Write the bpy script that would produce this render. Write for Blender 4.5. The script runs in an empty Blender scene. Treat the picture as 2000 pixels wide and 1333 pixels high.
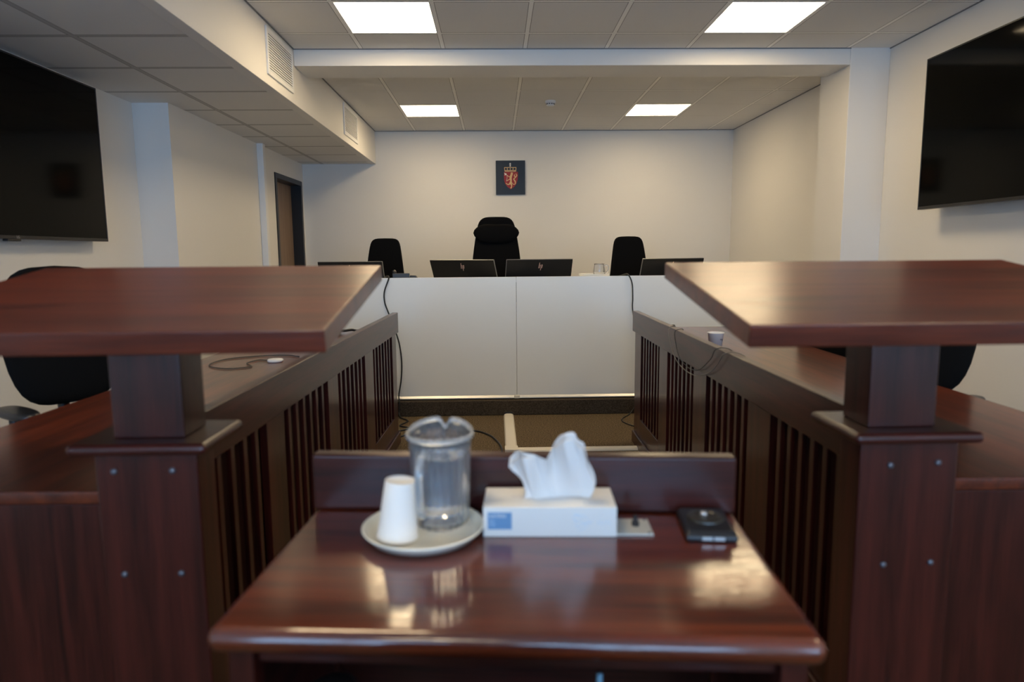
import bpy, bmesh, math, random
from mathutils import Vector, Matrix
random.seed(7)
R = math.radians
S = bpy.context.scene
COL = S.collection

# ------------------------------------------------------------------ camera, world, exposure
cam = bpy.data.cameras.new('camera')
cam.sensor_width = 36.0
cam.lens = 1333.0 / 2000.0 * 36.0
cam.clip_start = 0.02
cam.dof.use_dof = True
cam.dof.focus_distance = 6.2
cam.dof.aperture_fstop = 2.6
camo = bpy.data.objects.new('camera', cam)
COL.objects.link(camo)
PITCH, YAW, ROLL = R(7.37), R(1.3), R(.5)
fw = Vector((math.sin(YAW) * math.cos(PITCH), math.cos(YAW) * math.cos(PITCH), -math.sin(PITCH)))
rt = Vector((math.cos(YAW), -math.sin(YAW), 0))
up = rt.cross(fw)
rt2 = rt * math.cos(ROLL) - up * math.sin(ROLL)
up2 = up * math.cos(ROLL) + rt * math.sin(ROLL)
m = Matrix((rt2, up2, -fw)).transposed().to_4x4()
m.translation = (0, 0, 1.23)
camo.matrix_world = m
S.camera = camo

world = bpy.data.worlds.new('world')
S.world = world
world.use_nodes = True
bg = world.node_tree.nodes['Background']
bg.inputs[0].default_value = (.37, .61, 1.0, 1)      # overcast bluish daylight outside the rear windows
bg.inputs[1].default_value = 5.4

S.view_settings.view_transform = 'Standard'
S.view_settings.look = 'None'
S.view_settings.gamma = 1
S.view_settings.use_curve_mapping = False
S.view_settings.exposure = 1.08
PANEL = 9.0                                           # radiance of the LED ceiling panels
PANEL_COL = (1.0, .77, .46)
S.cycles.max_bounces = 10
S.cycles.diffuse_bounces = 6
S.cycles.transparent_max_bounces = 12
S.cycles.transmission_bounces = 10
S.cycles.sample_clamp_indirect = 8
S.cycles.caustics_refractive = True
S.cycles.caustics_reflective = False
S.cycles.use_denoising = True

# ------------------------------------------------------------------ materials
def base_mat(name):
    mt = bpy.data.materials.new(name)
    mt.use_nodes = True
    nt = mt.node_tree
    return mt, nt, nt.nodes['Principled BSDF']

def plain(name, col, rough=.5, metal=0, coat=0, bump=0, bscale=200, spec=.5, emis=None, estr=0, mottled=0):
    mt, nt, p = base_mat(name)
    p.inputs['Base Color'].default_value = (*col, 1)
    p.inputs['Roughness'].default_value = rough
    p.inputs['Metallic'].default_value = metal
    p.inputs['Coat Weight'].default_value = coat
    p.inputs['Coat Roughness'].default_value = .15
    p.inputs['Specular IOR Level'].default_value = spec
    tc = nt.nodes.new('ShaderNodeTexCoord')
    if bump or mottled:
        nz = nt.nodes.new('ShaderNodeTexNoise')
        nz.inputs['Scale'].default_value = bscale
        nz.inputs['Detail'].default_value = 4
        nt.links.new(tc.outputs['Object'], nz.inputs['Vector'])
    if bump:
        b = nt.nodes.new('ShaderNodeBump')
        b.inputs['Strength'].default_value = bump
        b.inputs['Distance'].default_value = .002
        nt.links.new(nz.outputs['Fac'], b.inputs['Height'])
        nt.links.new(b.outputs[0], p.inputs['Normal'])
    if mottled:
        rp = nt.nodes.new('ShaderNodeValToRGB')
        rp.color_ramp.elements[0].position = .3
        rp.color_ramp.elements[1].position = .7
        rp.color_ramp.elements[0].color = (*[c * (1 - mottled) for c in col], 1)
        rp.color_ramp.elements[1].color = (*[min(1, c * (1 + mottled)) for c in col], 1)
        nt.links.new(nz.outputs['Fac'], rp.inputs[0])
        nt.links.new(rp.outputs[0], p.inputs['Base Color'])
    if emis:
        p.inputs['Emission Color'].default_value = (*emis, 1)
        p.inputs['Emission Strength'].default_value = estr
    return mt

def wood(name, axis, dark=(.012, .0028, .0020), light=(.064, .0110, .0070), rough=.45, coat=.60, crough=.20, scale=1.0, wave=.12, ior=1.5):
    mt, nt, p = base_mat(name)
    L = nt.links.new
    tc = nt.nodes.new('ShaderNodeTexCoord')
    mp = nt.nodes.new('ShaderNodeMapping')
    s = [22 * scale] * 3
    s[axis] = 1.3 * scale
    mp.inputs['Scale'].default_value = s
    L(tc.outputs['Object'], mp.inputs['Vector'])
    n1 = nt.nodes.new('ShaderNodeTexNoise'); n1.inputs['Scale'].default_value = 1.0
    n1.inputs['Detail'].default_value = 6; n1.inputs['Distortion'].default_value = .8
    L(mp.outputs[0], n1.inputs['Vector'])
    mp2 = nt.nodes.new('ShaderNodeMapping')
    s2 = [260] * 3; s2[axis] = 9
    mp2.inputs['Scale'].default_value = s2
    L(tc.outputs['Object'], mp2.inputs['Vector'])
    n2 = nt.nodes.new('ShaderNodeTexNoise'); n2.inputs['Scale'].default_value = 1.0
    n2.inputs['Detail'].default_value = 3
    L(mp2.outputs[0], n2.inputs['Vector'])
    n3 = nt.nodes.new('ShaderNodeTexNoise'); n3.inputs['Scale'].default_value = 7
    n3.inputs['Detail'].default_value = 2
    L(tc.outputs['Object'], n3.inputs['Vector'])
    mx = nt.nodes.new('ShaderNodeMix'); mx.data_type = 'FLOAT'
    mx.inputs[0].default_value = .35
    L(n1.outputs['Fac'], mx.inputs[2]); L(n2.outputs['Fac'], mx.inputs[3])
    rp = nt.nodes.new('ShaderNodeValToRGB')
    rp.color_ramp.elements[0].position = .34; rp.color_ramp.elements[0].color = (*dark, 1)
    rp.color_ramp.elements[1].position = .68; rp.color_ramp.elements[1].color = (*light, 1)
    L(mx.outputs[0], rp.inputs[0]); L(rp.outputs[0], p.inputs['Base Color'])
    p.inputs['Roughness'].default_value = rough
    p.inputs['Specular IOR Level'].default_value = .22
    p.inputs['Specular Tint'].default_value = (1, .72, .72, 1)
    p.inputs['Coat Weight'].default_value = coat
    p.inputs['Coat IOR'].default_value = ior
    # lacquer worn unevenly
    mr = nt.nodes.new('ShaderNodeMapRange')
    mr.inputs['To Min'].default_value = crough * .85; mr.inputs['To Max'].default_value = crough * 1.2
    L(n3.outputs['Fac'], mr.inputs['Value']); L(mr.outputs[0], p.inputs['Coat Roughness'])
    b1 = nt.nodes.new('ShaderNodeBump'); b1.inputs['Strength'].default_value = wave
    b1.inputs['Distance'].default_value = .0015
    L(n2.outputs['Fac'], b1.inputs['Height'])
    b2 = nt.nodes.new('ShaderNodeBump'); b2.inputs['Strength'].default_value = .05
    b2.inputs['Distance'].default_value = .004
    L(n1.outputs['Fac'], b2.inputs['Height']); L(b1.outputs[0], b2.inputs['Normal'])
    L(b2.outputs[0], p.inputs['Normal']); L(b2.outputs[0], p.inputs['Coat Normal'])
    return mt

def tile_mat(name, x0, y0, pitch=.6, barcol=(.97, .96, .93, 1)):
    """suspended ceiling: matt mineral tiles in a T-bar grid, edge shade drawn in colour"""
    mt, nt, p = base_mat(name)
    L = nt.links.new
    tc = nt.nodes.new('ShaderNodeTexCoord')
    sp = nt.nodes.new('ShaderNodeSeparateXYZ'); L(tc.outputs['Object'], sp.inputs[0])
    def mth(op, a, b=None):
        n = nt.nodes.new('ShaderNodeMath'); n.operation = op
        for i, v in enumerate((a, b)):
            if v is None: continue
            if isinstance(v, (int, float)): n.inputs[i].default_value = v
            else: L(v, n.inputs[i])
        return n.outputs[0]
    ds = []
    for ch, o in ((0, x0), (1, y0)):
        q = mth('DIVIDE', mth('SUBTRACT', sp.outputs[ch], o - pitch / 2), pitch)
        q = mth('FRACT', q)
        ds.append(mth('MULTIPLY', mth('ABSOLUTE', mth('SUBTRACT', q, .5)), pitch))   # distance to the nearest grid line
    bar = mth('MAXIMUM', mth('LESS_THAN', ds[0], .0135), mth('LESS_THAN', ds[1], .0115))
    d = mth('MINIMUM', ds[0], ds[1])
    groove_shade = mth('MULTIPLY', mth('LESS_THAN', d, .0175), mth('SUBTRACT', 1, bar))
    nz = nt.nodes.new('ShaderNodeTexNoise'); nz.inputs['Scale'].default_value = 260; nz.inputs['Detail'].default_value = 3
    L(tc.outputs['Object'], nz.inputs['Vector'])
    m1 = nt.nodes.new('ShaderNodeMix'); m1.data_type = 'RGBA'
    m1.inputs[6].default_value = (.755, .745, .73, 1); m1.inputs[7].default_value = barcol
    L(bar, m1.inputs[0])
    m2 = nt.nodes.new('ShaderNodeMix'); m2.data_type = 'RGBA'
    m2.inputs[7].default_value = (.25, .245, .235, 1)  # shade beside the bars, painted into the tile colour
    L(groove_shade, m2.inputs[0]); L(m1.outputs[2], m2.inputs[6]); L(m2.outputs[2], p.inputs['Base Color'])
    p.inputs['Roughness'].default_value = .8
    b = nt.nodes.new('ShaderNodeBump'); b.inputs['Strength'].default_value = .2; b.inputs['Distance'].default_value = .001
    L(nz.outputs['Fac'], b.inputs['Height']); L(b.outputs[0], p.inputs['Normal'])
    return mt

def clear_plastic(name, ior=1.45, col=(.93, .96, .98), rough=.02, tw=1):
    mt, nt, p = base_mat(name)
    p.inputs['Base Color'].default_value = (*col, 1)
    p.inputs['Roughness'].default_value = rough
    p.inputs['IOR'].default_value = ior
    p.inputs['Transmission Weight'].default_value = tw
    L = nt.links.new
    tc = nt.nodes.new('ShaderNodeTexCoord')
    nz = nt.nodes.new('ShaderNodeTexNoise'); nz.inputs['Scale'].default_value = 30
    L(tc.outputs['Object'], nz.inputs['Vector'])
    b = nt.nodes.new('ShaderNodeBump'); b.inputs['Strength'].default_value = .08; b.inputs['Distance'].default_value = .001
    L(nz.outputs['Fac'], b.inputs['Height']); L(b.outputs[0], p.inputs['Normal'])
    return mt

def window_glass(name):
    mt = bpy.data.materials.new(name); mt.use_nodes = True
    nt = mt.node_tree; nt.nodes.clear()
    o = nt.nodes.new('ShaderNodeOutputMaterial'); mx = nt.nodes.new('ShaderNodeMixShader')
    t = nt.nodes.new('ShaderNodeBsdfTransparent'); t.inputs[0].default_value = (.94, .97, .96, 1)
    g = nt.nodes.new('ShaderNodeBsdfGlossy'); g.inputs['Roughness'].default_value = .02
    mx.inputs[0].default_value = .08
    nt.links.new(t.outputs[0], mx.inputs[1]); nt.links.new(g.outputs[0], mx.inputs[2]); nt.links.new(mx.outputs[0], o.inputs[0])
    return mt

M = {}
M['wall'] = plain('painted_wall', (.78, .765, .74), .55, bump=.12, bscale=160)
M['plaster'] = plain('smooth_plaster', (.78, .765, .74), .6, bump=.08, bscale=90)
M['tile_near'] = tile_mat('ceiling_tiles_front', -.967, 4.300)
M['tile_far'] = tile_mat('ceiling_tiles_back', -.967, 7.167)
M['tile_low'] = tile_mat('ceiling_tiles_low', -1.51, 3.645, barcol=(.50, .49, .48, 1))  # bars greyed so their colour draws the thin shadow lines
M['carpet'] = plain('loop_carpet', (.118, .085, .050), .95, bump=1.0, bscale=110, mottled=.75, spec=.1)
M['dais_carpet'] = plain('dark_needle_carpet', (.060, .047, .034), .95, bump=1.0, bscale=150, mottled=.5, spec=.1)
M['wood_x'] = wood('mahogany_grain_across', 0)
M['wood_y'] = wood('mahogany_grain_along', 1)
M['wood_z'] = wood('mahogany_grain_upright', 2, rough=.38)
M['wood_top'] = wood('mahogany_table_top', 0, dark=(.026, .0042, .0018), light=(.150, .0250, .0060), rough=.40, coat=1.0, crough=.095, wave=.16, ior=1.62)
M['wood_lect'] = wood('mahogany_lectern_top', 0, dark=(.034, .0060, .0032), light=(.135, .0250, .0095), rough=.42, coat=.70, crough=.19, wave=.34)
M['wood_desk'] = wood('mahogany_desk_top', 1, dark=(.034, .0060, .0028), light=(.150, .0280, .0085), rough=.42, coat=.75, crough=.17)
M['wood_back'] = wood('dark_red_backing', 2, dark=(.008, .002, .0015), light=(.030, .005, .003), rough=.6, coat=.1)
M['white_lam'] = plain('white_laminate', (.85, .85, .81), .38, coat=.25)
M['alu'] = plain('brushed_aluminium', (.85, .83, .78), .40, metal=.7)
M['white_pvc'] = plain('cream_plastic', (.78, .72, .60), .4)
M['white_metal'] = plain('white_powder_coat', (.80, .81, .82), .4)
M['slot'] = plain('dark_duct', (.05, .05, .05), .8)
M['black_fab'] = plain('black_upholstery', (.0045, .0045, .0050), .95, bump=.6, bscale=500, spec=.12)
M['mon_black'] = plain('matt_monitor_case', (.005, .005, .006), .5, spec=.3)
M['dull_silver'] = plain('dull_silver_edge', (.30, .30, .29), .45, metal=.5)
M['black_pl'] = plain('black_plastic', (.010, .010, .012), .42)
M['soft_black'] = plain('black_armrest_rubber', (.012, .013, .016), .35)
M['screen'] = plain('tv_glass', (.0015, .0016, .0012), .08, spec=.07)
M['bezel'] = plain('dark_metal_bezel', (.035, .035, .037), .3, metal=.6)
M['silver'] = plain('silver_trim', (.55, .55, .54), .35, metal=.8)
M['logo_grey'] = plain('logo_grey', (.42, .38, .36), .4)
M['logo_dim'] = plain('logo_copper', (.55, .36, .30), .4)
M['door_leaf'] = wood('walnut_laminate', 2, dark=(.20, .135, .095), light=(.30, .215, .155), rough=.5, coat=.1)
M['door_frame'] = plain('black_door_frame', (.012, .013, .016), .4)
M['plaque'] = plain('navy_board', (.006, .011, .020), .45)
M['shield'] = plain('crest_red', (.30, .010, .012), .5)
M['gold'] = plain('crest_gold', (.72, .48, .22), .45)
M['crest_white'] = plain('crest_white', (.75, .70, .62), .45)
M['plate'] = plain('cream_china', (.92, .88, .74), .18, coat=.6)
M['paper'] = plain('white_paper', (.74, .72, .68), .7)
M['tissue'] = plain('tissue_paper', (.68, .655, .63), .9, spec=.1)
M['box_card'] = plain('white_card', (.72, .70, .66), .5)
M['box_blue'] = plain('printed_blue', (.13, .27, .46), .5)
M['box_lblue'] = plain('printed_pale_blue', (.50, .63, .76), .5)
M['print_grey'] = plain('printed_grey', (.45, .50, .56), .6)
M['plate_metal'] = plain('socket_plate_metal', (.55, .55, .50), .4, metal=.3)
M['jug'] = clear_plastic('clear_ribbed_plastic', 1.42, (.95, .97, 1.0), .015, .93)
M['frosted'] = clear_plastic('scuffed_clear_plastic', 1.42, (.86, .90, .92), .08, .82)
M['water'] = clear_plastic('water', 1.33, (.97, .985, 1.0), 0.0)
M['shadow_trim'] = plain('wall_angle_shadow_grey', (.22, .22, .22), .6)  # shadow line between wall and ceiling, put into the trim colour
M['led'] = plain('led_diffuser', (.9, .9, .9), .6, emis=PANEL_COL, estr=PANEL)
M['bolt'] = plain('bolt_steel', (.13, .13, .15), .4, metal=.6)
M['cable_black'] = plain('black_cable', (.010, .010, .010), .5)
M['cable_white'] = plain('pale_cable', (.20, .17, .14), .5)
M['pale_blue'] = plain('pale_blue_plastic', (.30, .52, .66), .4)
M['glass'] = window_glass('window_pane')
M['dark_glass'] = plain('device_top', (.012, .012, .012), .25)
M['brown_disc'] = plain('device_disc', (.030, .026, .018), .3)

# ------------------------------------------------------------------ helpers
def finish(name, bm, mat, parent=None, bevel=0, smooth=False, seg=2, angle=35):
    bmesh.ops.recalc_face_normals(bm, faces=bm.faces)
    me = bpy.data.meshes.new(name)
    if smooth:
        for f in bm.faces: f.smooth = True
    bm.to_mesh(me); bm.free()
    if isinstance(mat, (list, tuple)):
        for q in mat: me.materials.append(q)
    else:
        me.materials.append(mat)
    o = bpy.data.objects.new(name, me); COL.objects.link(o)
    if parent is not None: o.parent = parent
    if bevel:
        b = o.modifiers.new('bevel', 'BEVEL'); b.width = bevel; b.segments = seg
        b.limit_method = 'ANGLE'; b.angle_limit = R(angle)
        if not smooth:
            for f in me.polygons: f.use_smooth = True
            w = o.modifiers.new('wn', 'WEIGHTED_NORMAL')
    return o

def box(bm, x0, x1, y0, y1, z0, z1, mi=0):
    v = [bm.verts.new(p) for p in ((x0, y0, z0), (x1, y0, z0), (x1, y1, z0), (x0, y1, z0), (x0, y0, z1), (x1, y0, z1), (x1, y1, z1), (x0, y1, z1))]
    for f in ((3, 2, 1, 0), (4, 5, 6, 7), (0, 1, 5, 4), (1, 2, 6, 5), (2, 3, 7, 6), (3, 0, 4, 7)):
        bm.faces.new([v[i] for i in f]).material_index = mi
    return v

def bx(name, mat, parent, dims, bevel=0, seg=2):
    bm = bmesh.new(); box(bm, *dims)
    return finish(name, bm, mat, parent, bevel, seg=seg)

def structure(name, mat, boxes, parent=None, bevel=0):
    bm = bmesh.new()
    for b in boxes: box(bm, *b)
    o = finish(name, bm, mat, parent, bevel)
    if parent is None: o['kind'] = 'structure'
    return o

def tag(o, label, cat, group=None):
    o['label'] = label; o['category'] = cat
    if group: o['group'] = group
    return o

def thing(name, label, cat, loc=(0, 0, 0), rz=0, group=None):
    o = bpy.data.objects.new(name, None); COL.objects.link(o)
    o.location = loc; o.rotation_euler = (0, 0, rz); o.empty_display_size = .1
    return tag(o, label, cat, group)

def dup(root, loc, rz, label):
    r = root.copy(); COL.objects.link(r); r.location = loc; r.rotation_euler = (0, 0, rz); r['label'] = label
    def rec(src, dst):
        for ch in src.children:
            c = ch.copy(); COL.objects.link(c); c.parent = dst
            rec(ch, c)
    rec(root, r)
    return r

def catmull(pts, n=8):
    P = [Vector(p) for p in pts]
    if len(P) < 3: return P
    out = []
    for i in range(len(P) - 1):
        a = P[i - 1] if i else P[0] * 2 - P[1]
        b, c = P[i], P[i + 1]
        d = P[i + 2] if i + 2 < len(P) else P[-1] * 2 - P[-2]
        for k in range(n):
            t = k / n
            out.append(.5 * ((2 * b) + (c - a) * t + (2 * a - 5 * b + 4 * c - d) * t * t + (3 * b - a - 3 * c + d) * t ** 3))
    out.append(P[-1])
    return out

def tube(bm, pts, r, n=8, smooth_n=8, radii=None, mi=0):
    P = catmull(pts, smooth_n) if smooth_n else [Vector(p) for p in pts]
    rings = []
    up_ = Vector((0, 0, 1))
    prev = None
    for i, p in enumerate(P):
        t = (P[min(i + 1, len(P) - 1)] - P[max(i - 1, 0)]).normalized()
        if prev is None:
            a = t.cross(up_)
            if a.length < .1: a = t.cross(Vector((1, 0, 0)))
        else:
            a = prev - t * prev.dot(t)
        a.normalize(); b = t.cross(a); prev = a
        rr = r if radii is None else radii[min(i, len(radii) - 1)]
        rings.append([bm.verts.new(p + (a * math.cos(2 * math.pi * k / n) + b * math.sin(2 * math.pi * k / n)) * rr) for k in range(n)])
    for i in range(len(rings) - 1):
        for k in range(n):
            bm.faces.new((rings[i][k], rings[i][(k + 1) % n], rings[i + 1][(k + 1) % n], rings[i + 1][k])).material_index = mi
    bm.faces.new(rings[0][::-1]).material_index = mi; bm.faces.new(rings[-1]).material_index = mi

def lathe(bm, prof, n=48, cx=0, cy=0, rfun=None, close=True, mi=0):
    """prof: (r,z) closed outline around the axis"""
    rings = []
    for r, z in prof:
        if r < 1e-6:
            rings.append([bm.verts.new((cx, cy, z))])
        else:
            ring = []
            for k in range(n):
                a = 2 * math.pi * k / n
                rr, zz = rfun(a, r, z) if rfun else (r, z)
                ring.append(bm.verts.new((cx + rr * math.cos(a), cy + rr * math.sin(a), zz)))
            rings.append(ring)
    seq = list(range(len(rings)))
    pairs = [(i, i + 1) for i in range(len(rings) - 1)]
    if close and len(rings[0]) > 1 and len(rings[-1]) > 1: pairs.append((len(rings) - 1, 0))
    for i, j in pairs:
        A, B = rings[i], rings[j]
        for k in range(n):
            k2 = (k + 1) % n
            if len(A) == 1 and len(B) == 1: continue
            if len(A) == 1: f = bm.faces.new((A[0], B[k2], B[k]))
            elif len(B) == 1: f = bm.faces.new((A[k], A[k2], B[0]))
            else: f = bm.faces.new((A[k], A[k2], B[k2], B[k]))
            f.material_index = mi

def cyl(bm, c, r, h, n=32, axis='z'):
    """cylinder from point c along an axis by h"""
    ax = {'x': Vector((1, 0, 0)), 'y': Vector((0, 1, 0)), 'z': Vector((0, 0, 1))}[axis]
    c = Vector(c)
    tube(bm, [c, c + ax * h], r, n=n, smooth_n=0)

def prism(bm, poly, fn, d, mi=0):
    """poly in 2D, fn(u,v,depth)->3D, extruded by d"""
    a = [bm.verts.new(fn(u, v, 0)) for u, v in poly]
    b = [bm.verts.new(fn(u, v, d)) for u, v in poly]
    bm.faces.new(a[::-1]).material_index = mi; bm.faces.new(b).material_index = mi
    n = len(poly)
    for i in range(n):
        bm.faces.new((a[i], a[(i + 1) % n], b[(i + 1) % n], b[i])).material_index = mi

def stroke(bm, pts, ws, fn, d, mi=0, sm=5):
    """tapering ribbon in 2D extruded by d"""
    P = catmull([(p[0], p[1], 0) for p in pts], sm)
    L, Q = [], []
    for i, p in enumerate(P):
        t = (P[min(i + 1, len(P) - 1)] - P[max(i - 1, 0)]); t.normalize()
        f = i / (len(P) - 1) * (len(ws) - 1); k = min(int(f), len(ws) - 2) if len(ws) > 1 else 0
        w = ws[0] if len(ws) == 1 else ws[k] * (1 - (f - k)) + ws[k + 1] * (f - k)
        nrm = Vector((-t.y, t.x, 0)) * w / 2
        L.append(p + nrm); Q.append(p - nrm)
    for i in range(len(P) - 1):
        prism(bm, [(L[i].x, L[i].y), (L[i + 1].x, L[i + 1].y), (Q[i + 1].x, Q[i + 1].y), (Q[i].x, Q[i].y)], fn, d, mi)

def loft(bm, rings, n=20, ex=3.0):
    """rings: (z, cx, cy, hw, hd) superellipse sections stacked upwards"""
    R_ = []
    for z, cx, cy, hw, hd in rings:
        ring = []
        for k in range(n):
            a = 2 * math.pi * k / n
            c, s = math.cos(a), math.sin(a)
            ring.append(bm.verts.new((cx + hw * math.copysign(abs(c) ** (2 / ex), c), cy + hd * math.copysign(abs(s) ** (2 / ex), s), z)))
        R_.append(ring)
    for i in range(len(R_) - 1):
        for k in range(n):
            bm.faces.new((R_[i][k], R_[i][(k + 1) % n], R_[i + 1][(k + 1) % n], R_[i + 1][k]))
    bm.faces.new(R_[0][::-1]); bm.faces.new(R_[-1])

def subsurf(o, lv=1):
    s = o.modifiers.new('sub', 'SUBSURF'); s.levels = lv; s.render_levels = lv
    return o

def text_mesh(name, body, size, mat, parent, mtx, depth=.0006):
    cu = bpy.data.curves.new(name, 'FONT'); cu.body = body; cu.size = size; cu.extrude = depth / 2
    cu.align_x = 'LEFT'
    t = bpy.data.objects.new(name, cu); COL.objects.link(t)
    dg = bpy.context.evaluated_depsgraph_get()
    me = bpy.data.meshes.new_from_object(t.evaluated_get(dg))
    bpy.data.objects.remove(t, do_unlink=True)
    me.transform(mtx)
    me.materials.clear(); me.materials.append(mat)
    o = bpy.data.objects.new(name, me); COL.objects.link(o); o.parent = parent
    return o

# ------------------------------------------------------------------ the room
XL, XLF, XR, YB, YR, HC, HL = -2.62, -2.36, 2.96, 8.64, -2.6, 2.72, 2.33
XB = -1.46                                    # face of the bulkhead
structure('floor', M['carpet'], [(XL - .1, XR + .1, YR - .1, YB + .1, -.12, 0)])
structure('floor_dais', M['dais_carpet'], [(XL + .005, XR - .005, 5.09, YB - .005, .0005, .115)], bevel=.006)
structure('wall_back', M['wall'], [(XL - .2, XR + .2, YB, YB + .15, 0, HC + .3)])
structure('wall_right', M['wall'], [(XR, XR + .15, YR - .1, YB, 0, HC + .3)])
structure('wall_left', M['wall'], [(XL - .15, XL, YR - .1, 5.18, 0, HC + .3),
    (XL - .15, XLF, 5.18, 7.53, 0, HC + .3), (XL - .15, XLF, 7.53, 8.55, 2.11, HC + .3), (XL - .15, XLF, 8.55, YB, 0, HC + .3)])
# rear wall behind the camera with a band of windows
WN = [(-2.15, -.75), (-.45, .95), (1.25, 2.65)]
WZ0, WZ1 = .60, 2.25
rb = [(XL, XR, YR - .2, YR, 0, WZ0), (XL, XR, YR - .2, YR, WZ1, HC + .3)]
xs = [XL] + [v for w in WN for v in w] + [XR]
for i in range(0, len(xs), 2): rb.append((xs[i], xs[i + 1], YR - .2, YR, WZ0, WZ1))
structure('wall_rear', M['wall'], rb)
for i, (a, b) in enumerate(WN):
    e = bpy.data.objects.new('window_%d' % (i + 1), None); COL.objects.link(e); e['kind'] = 'structure'
    bm = bmesh.new(); t = .05; y0, y1 = YR - .14, YR - .07
    for q in ((a, a + t, WZ0, WZ1), (b - t, b, WZ0, WZ1), (a + t, b - t, WZ0, WZ0 + t), (a + t, b - t, WZ1 - t, WZ1), ((a + b) / 2 - t / 2, (a + b) / 2 + t / 2, WZ0 + t, WZ1 - t)):
        box(bm, q[0], q[1], y0, y1, q[2], q[3])
    finish('window_frame', bm, M['white_metal'], e)
    bx('pane', M['glass'], e, (a + t, b - t, YR - .108, YR - .102, WZ0 + t, WZ1 - t))
    bx('window_sill', M['white_metal'], e, (a, b, YR - .07, YR + .04, WZ0 - .0, WZ0 + .02))
    ld = bpy.data.lights.new('window_portal', 'AREA'); ld.shape = 'RECTANGLE'; ld.size = b - a; ld.size_y = WZ1 - WZ0
    ld.cycles.is_portal = True
    lo = bpy.data.objects.new('window_portal', ld); COL.objects.link(lo)
    lo.location = ((a + b) / 2, YR - .21, (WZ0 + WZ1) / 2); lo.rotation_euler = (R(90), 0, 0)

# ceilings, with openings where the panels sit
PY = [(-1.35, 0), (1.45, 0), (4.60, 0), (7.467, 1)]
PX = [-.667, 1.733]
def ceiling_boxes(x0, x1, y0, y1, z, holes):
    """slab split into strips around square holes (cx, cy)"""
    out = []; h = .29
    ys = sorted(set(c[1] for c in holes)); y = y0
    for cy in ys:
        out.append((x0, x1, y, cy - h, z, z + .02))
        x = x0
        for cx in sorted(c[0] for c in holes if c[1] == cy):
            out.append((x, cx - h, cy - h, cy + h, z, z + .02)); x = cx + h
        out.append((x, x1, cy - h, cy + h, z, z + .02)); y = cy + h
    out.append((x0, x1, y, y1, z, z + .02))
    return out
structure('ceiling', M['tile_near'], ceiling_boxes(XB, XR, YR, 5.25, HC, [(x, y) for x in PX for y, f in PY if f == 0]))
structure('ceiling_back', M['tile_far'], ceiling_boxes(XB, XR, 5.60, YB, HC, [(x, y) for x in PX for y, f in PY if f == 1]))
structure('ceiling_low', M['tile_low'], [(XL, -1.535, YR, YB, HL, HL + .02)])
structure('ceiling_slab', M['slot'], [(XL - .15, XR + .15, YR - .2, YB + .15, HC + .30, HC + .34)])
# the boxed-in bulkhead between low and high ceiling
structure('trim_1', M['plaster'], [(-1.535, XB, YR, YB, HL - .005, HC + .29)], bevel=.003)
# cross beam, right pillar, conduit box
structure('trim_2', M['plaster'], [(XB, 2.66, 5.25, 5.60, 2.60, HC + .29)], bevel=.004)
structure('trim_3', M['wall'], [(2.66, XR, 5.25, 5.72, 0, HC + .29)], bevel=.004)
structure('trim_4', M['white_metal'], [(XLF, XLF + .062, 7.02, 7.09, .115, HL)], bevel=.004)
# perimeter angle trims of the suspended ceiling, coloured dark as its shadow line
structure('trim_5', M['shadow_trim'], [(XR - .008, XR, YR, 5.25, HC - .006, HC), (XB, XB + .008, YR, 5.25, HC - .006, HC), (XB + .008, 2.66, 5.242, 5.25, HC - .006, HC)])
structure('trim_6', M['shadow_trim'], [(XR - .008, XR, 5.72, YB, HC - .006, HC), (XB, XB + .008, 5.60, YB, HC - .006, HC), (XB + .008, XR - .008, YB - .008, YB, HC - .006, HC)])
structure('baseboard_right', M['wall'], [(XR - .014, XR, YR, 5.09, 0, .08)])
structure('baseboard_left', M['wall'], [(XL, XL + .014, YR, 5.09, 0, .08)])

# door in the left wall
d = bpy.data.objects.new('door_1', None); COL.objects.link(d); d['kind'] = 'structure'; d.location = (XLF, 8.04, .115)
bm = bmesh.new()
for y0, y1, z0, z1 in ((-.51, -.455, 0, 1.995), (.455, .51, 0, 1.995), (-.455, .455, 1.94, 1.995)):
    box(bm, -.16, .012, y0, y1, z0, z1)
finish('door_frame', bm, M['door_frame'], d, bevel=.002)
leaf = bx('door_leaf', M['door_leaf'], d, (-.15, -.11, -.454, .454, .005, 1.938))
bm = bmesh.new(); cyl(bm, (-.11, .39, .95), .009, .05, 16, 'x'); cyl(bm, (-.062, .39, .95), .009, .001, 16, 'x')
tube(bm, [(-.066, .39, .95), (-.066, .28, .95)], .009, 12, 0)
finish('door_handle', bm, M['silver'], leaf, smooth=True)

# ------------------------------------------------------------------ ceiling fittings
def make_light():
    t = thing('ceiling_light', '', 'ceiling light', group='square LED ceiling panels')
    bm = bmesh.new()
    for q in ((-.289, -.2825, -.289, .289), (.2825, .289, -.289, .289), (-.2825, .2825, -.289, -.2825), (-.2825, .2825, .2825, .289)):
        box(bm, q[0], q[1], q[2], q[3], -.001, .03)
    finish('frame', bm, M['white_metal'], t)
    bx('diffuser', M['led'], t, (-.2825, .2825, -.2825, .2825, .004, .016))
    return t
lt = make_light(); first = True
for y, f in PY:
    for i, x in enumerate(PX):
        row = {-1.35: 'last row beside the windows', 1.45: 'above the lecterns', 4.60: 'just before the cross beam', 7.467: 'behind the cross beam'}[y]
        lab = 'square white LED panel on the %s, %s' % (['bulkhead side', 'right side'][i], row)
        if first:
            lt.location = (x, y, HC); lt['label'] = lab; first = False
        else:
            dup(lt, (x, y, HC), 0, lab)

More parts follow.
